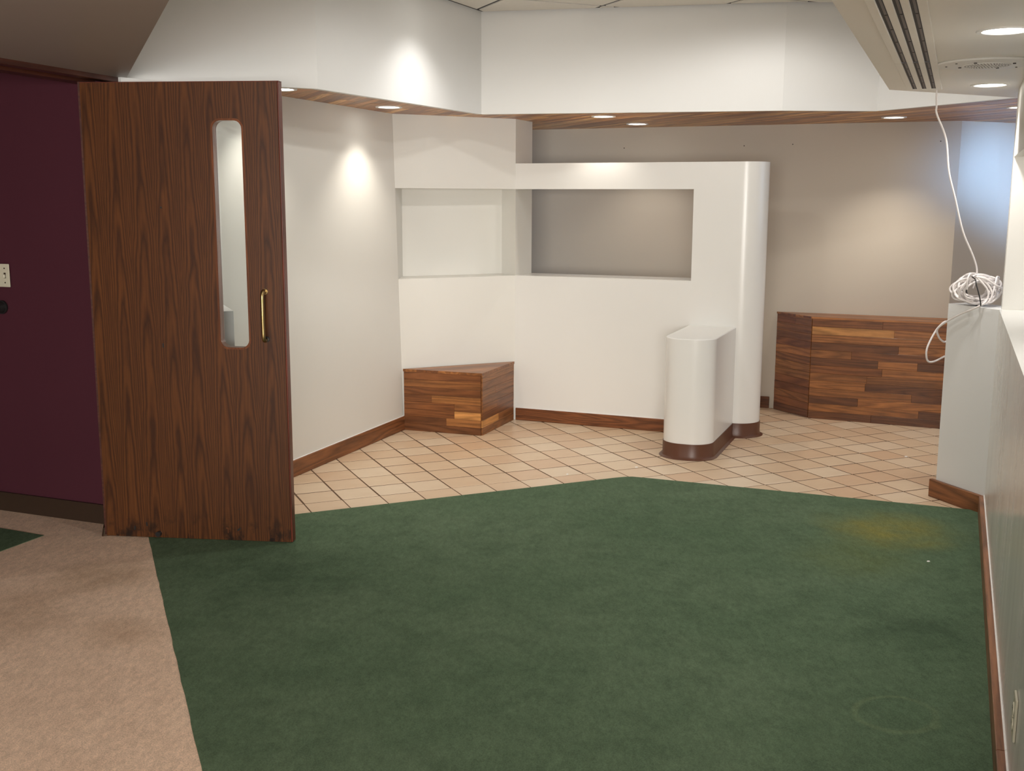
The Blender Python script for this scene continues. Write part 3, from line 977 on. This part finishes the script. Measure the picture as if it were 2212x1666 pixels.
for k in range(8):
    t0 = pA1.dot(wn) - .005 + k * .057
    q = [wd * a + wn * b_ for a, b_ in ((-20, t0), (20, t0), (20, t0 + .0565), (-20, t0 + .0565))]
    p = clip_convex(tri, q)
    if len(p) < 3 or abs(area2(p)) < 2e-4: continue
    if area2(p) < 0: p = p[::-1]
    c = sum(p, Vector((0, 0))) / len(p)
    b_ = bmesh.new(); prism(b_, [((x - c).dot(wd), (x - c).dot(wn)) for x in p], .416, .433)
    o = obj('top_board', b_, M['plank']); o.location = (c.x, c.y, 0); o.rotation_euler = (0, 0, math.atan2(wd.y, wd.x))
    o.color = WOODC[random.choice(['mid', 'red', 'mid', 'tan'])]; under(pA, o)

# long bench by the back wall
pB1, pB2 = Vector((2.197, 7.964)), Vector((2.197, 7.964)) + (Vector((3.03, 7.588)) - Vector((2.197, 7.964))).normalized() * 1.28
dF = (pB2 - pB1).normalized(); nF = Vector((dF.y, -dF.x))
pB0 = Vector((2.0275, 8.333)); dL = (pB1 - pB0).normalized(); nL = Vector((dL.y, -dL.x))
pB = empty('wooden_bench', (2.75, 7.95, 0))
tag(pB, 'long plank-clad wooden bench box against the taupe rear wall', 'bench')
cB1 = inner(pB1, nL, nF)
bk = lambda p: p + V * ((BK(0).dot(V) - .002) - p.dot(V))
core = [pB0 - nL * .009, cB1, pB2 - nF * .009, bk(pB2)]
bm = bmesh.new(); prism(bm, core, 0, .741); under(pB, obj('core', bm, M['dark_base']))
L0 = .90 / 1.28
rF = [[(.5 * L0, 'dark'), (1, 'dark')], [(.86 * L0, 'tan'), (1, 'dark')], [(.39 * L0, 'dark'), (1, 'tan')], [(.8 * L0, 'mid'), (1, 'dark')],
      [(.44 * L0, 'tan'), (1, 'dark')], [(.45 * L0, 'mid'), (1, 'mid')], [(.565 * L0, 'red'), (1, 'tan')], [(.53 * L0, 'dark'), (.83 * L0, 'tan'), (1, 'dark')],
      [(.32 * L0, 'mid'), (1, 'red')], [(.68 * L0, 'dark'), (1, 'tan')], [(1, 'tan')], [(.64 * L0, 'light'), (1, 'tan')], [(.55 * L0, 'red'), (1, 'red')]]
rL = [[(1, 'dark')], [(1, 'red')], [(1, 'mid')], [(1, 'red')], [(1, 'red')], [(1, 'buff')], [(1, 'buff')], [(1, 'mid')], [(1, 'tan')], [(1, 'red')], [(1, 'mid')], [(1, 'mid')], [(.55, 'red'), (1, 'mid')]]
plank_face(pB, cB1, dF, rF, 0, .057, 1.27, nF)
plank_face(pB, pB0 - nL * .009 + dL * .004, dL, rL, 0, .057, (cB1 - pB0 + nL * .009).length - .004, nL)
topp = [pB0 + nL * .002, inner(pB1, nL, nF, -.002), pB2 + nF * .002, bk(pB2)]
for k in range(12):
    t0 = pB1.dot(-nF) - .05 + k * .057
    q = [dF * a - nF * b_ for a, b_ in ((-20, t0), (20, t0), (20, t0 + .0565), (-20, t0 + .0565))]
    if area2(q) < 0: q = q[::-1]
    p = clip_convex(topp, q)
    if len(p) < 3 or abs(area2(p)) < 2e-4: continue
    if area2(p) < 0: p = p[::-1]
    c = sum(p, Vector((0, 0))) / len(p)
    b_ = bmesh.new(); prism(b_, [((x - c).dot(dF), (x - c).dot(-nF)) for x in p], .741, .755)
    o = obj('top_board', b_, M['plank']); o.location = (c.x, c.y, 0); o.rotation_euler = (0, 0, math.atan2(dF.y, dF.x))
    o.color = WOODC[random.choice(['mid', 'tan', 'tan', 'red'])]; under(pB, o)

# ------------------------------------------------------------------ recessed lamps
proto = {}
def downlight(x, y, z, r, power, color, label, group, angle=105, blend=.75, name='downlight', spot_r=.045):
    root = empty(name, (x, y, z))
    tag(root, label, 'ceiling light', group)
    if r not in proto:
        b_ = bmesh.new(); lathe(b_, [(r, .004), (r + .004, -.003), (r + .018, -.004), (r + .020, 0), (r + .020, .004)], 40)
        ring = obj('trim_ring', b_, M['white_plastic'], root, smooth=40)
        b_ = bmesh.new(); lathe(b_, [(0, -.0015), (r * .6, -.001), (r, .001), (r, .004), (0, .004)], 40)
        lens = obj('lens', b_, M['lens'], root, smooth=40)
        proto[r] = (ring.data, lens.data)
    else:
        for nm, me in zip(('trim_ring', 'lens'), proto[r]):
            o_ = bpy.data.objects.new(nm, me); COL.objects.link(o_); o_.parent = root
    d = bpy.data.lights.new('lamp', 'SPOT')
    d.energy, d.color, d.spot_size, d.spot_blend, d.shadow_soft_size = power, color, math.radians(angle), blend, spot_r
    o_ = bpy.data.objects.new('lamp', d); COL.objects.link(o_); o_.parent = root; o_.location = (0, 0, -.012)
    return root
zs = Z_WOOD - .002
gS, gR, gC = 'round lamps in the wooden soffit', 'round lamps in the cream low ceiling', 'round lamps in the raised ceiling'
downlight(-1.190, 5.78, zs, .062, P_SOFFIT, WARM, 'round soffit lamp half hidden by the open door', gS)
downlight(-.760, 6.88, zs, .062, P_SOFFIT * 1.3, WARM, 'round soffit lamp above the cream left wall', gS)
downlight(.613, 7.59, zs, .062, P_SOFFIT, WARM, 'round soffit lamp in front of the partition top', gS)
downlight(.926, 8.33, zs, .062, P_SOFFIT * .8, WARM, 'round soffit lamp behind the partition', gS)
downlight(2.575, 7.58, zs, .062, P_SOFFIT * 2.1, WARM, 'round soffit lamp above the long wooden bench', gS)
downlight(3.04, 6.72, zs, .062, P_SOFFIT, WARM, 'round soffit lamp beside the upper right wall', gS)
downlight(1.585, 3.66, Z_LOW - .001, .068, P_SLAB, NEUT, 'nearest round lamp at the upper right corner', gR)
downlight(2.262, 5.345, Z_LOW - .001, .068, P_SLAB, NEUT, 'round lamp beyond the ceiling speaker', gR)
downlight(-.30, 6.36, Z_HIGH - .001, .068, P_COFFER * 1.1, NEUT, 'round raised ceiling lamp beside the left bulkhead', gC, 110, .9)
downlight(.28, 5.46, Z_HIGH - .001, .068, P_COFFER, NEUT, 'round raised ceiling lamp over the middle of the green carpet', gC, 172, .35)
downlight(1.41, 6.0, Z_HIGH - .001, .068, P_COFFER, NEUT, 'round raised ceiling lamp before the stub wall', gC, 172, .35)
downlight(.05, 3.6, Z_HIGH - .001, .068, P_COFFER, NEUT, 'round raised ceiling lamp over the near green carpet', gC, 172, .35)

# ------------------------------------------------------------------ ceiling speaker
sp_ = empty('ceiling_speaker', (1.885, 4.50, Z_LOW))
tag(sp_, 'large round perforated ceiling speaker between the two round lamps', 'speaker')
bm = bmesh.new(); lathe(bm, [(.0, -.010), (.10, -.010), (.172, -.010), (.186, -.008), (.190, -.003), (.186, .001), (.0, .001)], 48); obj('plate', bm, M['white_plastic'], sp_, smooth=40)
bm = bmesh.new()
lathe(bm, [(0, -.0125), (.088, -.0125), (.09, -.010), (0, -.010)], 40)
gr = obj('grille', bm, M['white_plastic'], sp_, smooth=40)
holes = bmesh.new()
for rr in range(1, 8):
    nn = rr * 6
    for k in range(nn):
        a = 2 * math.pi * k / nn
        cyl(holes, (rr * .0115 * math.cos(a), rr * .0115 * math.sin(a), -.0127), .0024, .0006, 'Z', 6)
h_ = obj('perforations', holes, M['dark_metal'], gr); h_['kind'] = 'stuff'
for a in (45, 135, 225, 315):
    bm = bmesh.new(); cyl(bm, (.108 * math.cos(math.radians(a)), .108 * math.sin(math.radians(a)), -.0115), .006, .004, 'Z', 12); obj('screw', bm, M['dark_metal'], sp_)
for a in (20, 160, 200, 340):
    bm = bmesh.new(); cyl(bm, (.15 * math.cos(math.radians(a)), .15 * math.sin(math.radians(a)), -.011), .004, .003, 'Z', 10); obj('screw', bm, M['dark_metal'], sp_)

# ------------------------------------------------------------------ linear slot diffuser
sd = Vector((1.0, 2.475)).normalized()
d0 = Vector((2.022, 5.535))                       # far end, middle
dif = empty('slot_diffuser', (d0.x, d0.y, Z_LOW), math.atan2(-sd.y, -sd.x))
tag(dif, 'cream linear air diffuser with three long black slots', 'air vent')
def dif_section(x0, x1):
    ys = (-.080, -.053, -.033, -.010, .010, .033, .053, .080)
    for a, b_ in ((0, 1), (2, 3), (4, 5), (6, 7)):
        m_ = bmesh.new(); box(m_, x0, x1, ys[a], ys[b_], -.007, 0, .0015); obj('face_bar', m_, M['soffit_cream'], dif)
    for a, b_ in ((1, 2), (3, 4), (5, 6)):
        m_ = bmesh.new(); box(m_, x0, x1, ys[a], ys[b_], -.0025, 0); s_ = obj('slot', m_, M['slot_dark'], dif)
        xx = x0 + .02
        while xx < x1 - .02:
            e = min(xx + .30, x1 - .012)
            m_ = bmesh.new(); box(m_, xx, e - .012, ys[a] + .0085, ys[b_] - .0035, -.0045, -.002, .001); obj('vane', m_, M['dark_metal'], s_)
            xx = e
dif_section(.02, 1.155); dif_section(1.160, 3.6)
m_ = bmesh.new(); box(m_, 0, .02, -.080, .080, -.007, 0, .0015); obj('end_cap', m_, M['soffit_cream'], dif)
m_ = bmesh.new(); box(m_, 1.155, 1.160, -.078, .078, -.006, 0); obj('joint', m_, M['dark_metal'], dif)

# ------------------------------------------------------------------ cable
cab = empty('white_cable', (2.39, 5.66, 1.06))
tag(cab, 'coil of white cable on the wall end, tail hanging from ceiling', 'cable')
R_C = .0052
bm = bmesh.new()
tube(bm, catmull([(2.085, 5.545, 2.14), (2.092, 5.55, 2.06), (2.100, 5.56, 2.02), (2.158, 5.57, 1.90), (2.188, 5.58, 1.74), (2.238, 5.60, 1.605), (2.296, 5.62, 1.443), (2.362, 5.64, 1.325), (2.395, 5.655, 1.255), (2.398, 5.66, 1.20), (2.385, 5.66, 1.15)], 6), R_C * .9, 8)
under(cab, obj('hanging_length', bm, M['cable'], smooth=80))
cc = Vector((2.405, 5.665, 1.142))
bm = bmesh.new()
rnd = random.Random(3)
for k in range(21):                     # turns of the bundle, each a tilted uneven oval
    rx, rz = rnd.uniform(.070, .116), rnd.uniform(.036, .076)
    ti, tw = rnd.uniform(-.18, .32), rnd.uniform(-.5, .5)
    off = Vector((rnd.uniform(-.012, .012), rnd.uniform(-.045, .045), rnd.uniform(-.006, .010)))
    pts = []
    for q in range(12):
        a = 2 * math.pi * q / 12
        x, z = rx * math.cos(a) * rnd.uniform(.94, 1.05), rz * math.sin(a) * rnd.uniform(.92, 1.06)
        y = .022 * math.sin(2 * a + k) + tw * x * .3
        pts.append(cc + off + Vector((x * math.cos(ti) - z * math.sin(ti), y, max(x * math.sin(ti) + z * math.cos(ti), -.074 - off.z + .002))))
    tube(bm, catmull(pts, 6, True), R_C, 8, True)
under(cab, obj('coil', bm, M['cable'], smooth=80))
bm = bmesh.new()
for pts in ([(2.455, 5.60, 1.09), (2.462, 5.59, 1.14), (2.475, 5.60, 1.19), (2.488, 5.62, 1.212), (2.502, 5.63, 1.205), (2.500, 5.64, 1.17), (2.47, 5.65, 1.12)],
            [(2.33, 5.60, 1.15), (2.325, 5.59, 1.20), (2.340, 5.60, 1.228), (2.352, 5.61, 1.215), (2.350, 5.62, 1.17)],
            [(2.37, 5.58, 1.215), (2.41, 5.57, 1.205), (2.46, 5.57, 1.175), (2.50, 5.58, 1.155), (2.50, 5.59, 1.13), (2.46, 5.585, 1.09), (2.43, 5.58, 1.082)],
            [(2.365, 5.585, 1.218), (2.39, 5.572, 1.19), (2.42, 5.565, 1.15), (2.425, 5.565, 1.11), (2.405, 5.57, 1.085)],
            [(2.375, 5.59, 1.215), (2.42, 5.572, 1.18), (2.445, 5.565, 1.13), (2.43, 5.565, 1.09), (2.40, 5.57, 1.075)]):
    tube(bm, catmull(pts, 8), R_C, 8)
under(cab, obj('loose_loop', bm, M['cable'], smooth=80))
bm = bmesh.new()
tube(bm, catmull([(2.445, 5.60, 1.14), (2.425, 5.57, 1.105), (2.392, 5.545, 1.078), (2.360, 5.60, 1.045), (2.338, 5.66, 1.020), (2.310, 5.735, .980), (2.285, 5.795, .940), (2.276, 5.815, .915), (2.284, 5.825, .89), (2.31, 5.85, .86), (2.36, 5.90, .84), (2.40, 5.92, .88), (2.36, 5.90, .95), (2.30, 5.86, .925), (2.255, 5.84, .86), (2.232, 5.83, .80), (2.245, 5.84, .745), (2.29, 5.87, .735), (2.36, 5.90, .76)], 8), R_C, 8)
under(cab, obj('tail', bm, M['cable'], smooth=80))
bm = bmesh.new()
tube(bm, catmull([(2.350, 5.560, 1.205), (2.346, 5.530, 1.18), (2.358, 5.525, 1.14), (2.372, 5.530, 1.10), (2.386, 5.555, 1.068), (2.40, 5.64, 1.066), (2.39, 5.72, 1.10), (2.37, 5.72, 1.17), (2.356, 5.65, 1.215)], 6, True), .0032, 8, True)
t_ = under(cab, obj('cable_tie', bm, M['black'], smooth=80)); t_['label'] = 'thin black cable tie'

# ------------------------------------------------------------------ wall plates
def on_purple(x, y): return Vector((x, y)) + Vector((0.005, .0138))
sw = empty('switch_plate', (-2.497, 5.3945, 1.218), math.atan2(-pud.y, -pud.x))
tag(sw, 'ivory wall switch plate on the dark plum wall', 'switch')
bm = bmesh.new(); box(bm, -.085, .028, -.006, 0, -.057, .057, .003, 2); obj('plate', bm, M['ivory'], sw)
for x_ in (0.0, -.046):
    bm = bmesh.new(); box(bm, x_ - .004, x_ + .004, -.016, -.004, -.012, .006, .002); obj('toggle', bm, M['ivory'], sw)
    bm = bmesh.new(); box(bm, x_ - .007, x_ + .007, -.0068, -.005, -.014, .014, .001); obj('toggle_slot', bm, M['dark_base'], sw)
    for z_ in (-.035, .035):
        bm = bmesh.new(); cyl(bm, (x_, -.0065, z_), .0035, .003, 'Y', 10); obj('screw', bm, M['dark_base'], sw)
kn = empty('wall_bumper', (-2.532, 5.4095, 1.06), math.atan2(-pud.y, -pud.x))
tag(kn, 'round black bumper on the plum wall below the switch', 'bumper')
bm = bmesh.new(); cyl(bm, (0, -.004, 0), .034, .008, 'Y', 28); obj('base_disc', bm, M['black'], kn, smooth=40)
bm = bmesh.new(); cyl(bm, (0, -.022, 0), .028, .03, 'Y', 28, .020); obj('rubber_cap', bm, M['black'], kn, smooth=40)
po = RW(3.075, -.0005)
ou = empty('outlet_plate', (po.x, po.y, .305), math.atan2(-Rd.y, -Rd.x))
tag(ou, 'ivory duplex outlet on the glossy right half wall', 'outlet')
bm = bmesh.new(); box(bm, -.035, .035, -.007, 0, -.057, .057, .003, 2); obj('plate', bm, M['ivory'], ou)
for z_ in (-.02, .02):
    bm = bmesh.new(); cyl(bm, (0, -.008, z_), .0165, .004, 'Y', 24); so = obj('socket', bm, M['ivory'], ou, smooth=40)
    for x_ in (-.006, .006):
        bm = bmesh.new(); box(bm, x_ - .001, x_ + .001, -.0105, -.009, z_ - .002, z_ + .007); obj('slot', bm, M['black'], so)
bm = bmesh.new(); cyl(bm, (0, -.008, 0), .0035, .004, 'Y', 10); obj('screw', bm, M['ivory'], ou)

# ------------------------------------------------------------------ crumbs of paint left on the floor
for x_, y_, z_, lab in ((.329, 6.25, .0, 'tiny white paint chip on the tiles near the carpet edge'), (.755, 6.425, .0, 'tiny white paint chip on the tiles left of the stub wall'),
                        (2.492, 6.728, .0, 'tiny white paint chip on the tiles near the wooden bench'), (1.86, 4.67, .010, 'small white scrap on the green carpet')):
    bm = bmesh.new()
    n_ = 7
    pts = [(random.uniform(.006, .012) * math.cos(2 * math.pi * k / n_), random.uniform(.005, .009) * math.sin(2 * math.pi * k / n_)) for k in range(n_)]
    prism(bm, pts, 0, .003, [(x * .7, y * .7) for x, y in pts])
    o = obj('paint_chip', bm, M['caulk']); o.location = (x_, y_, z_ + .0005)
    tag(o, lab, 'paint chip', 'paint chips on the floor')
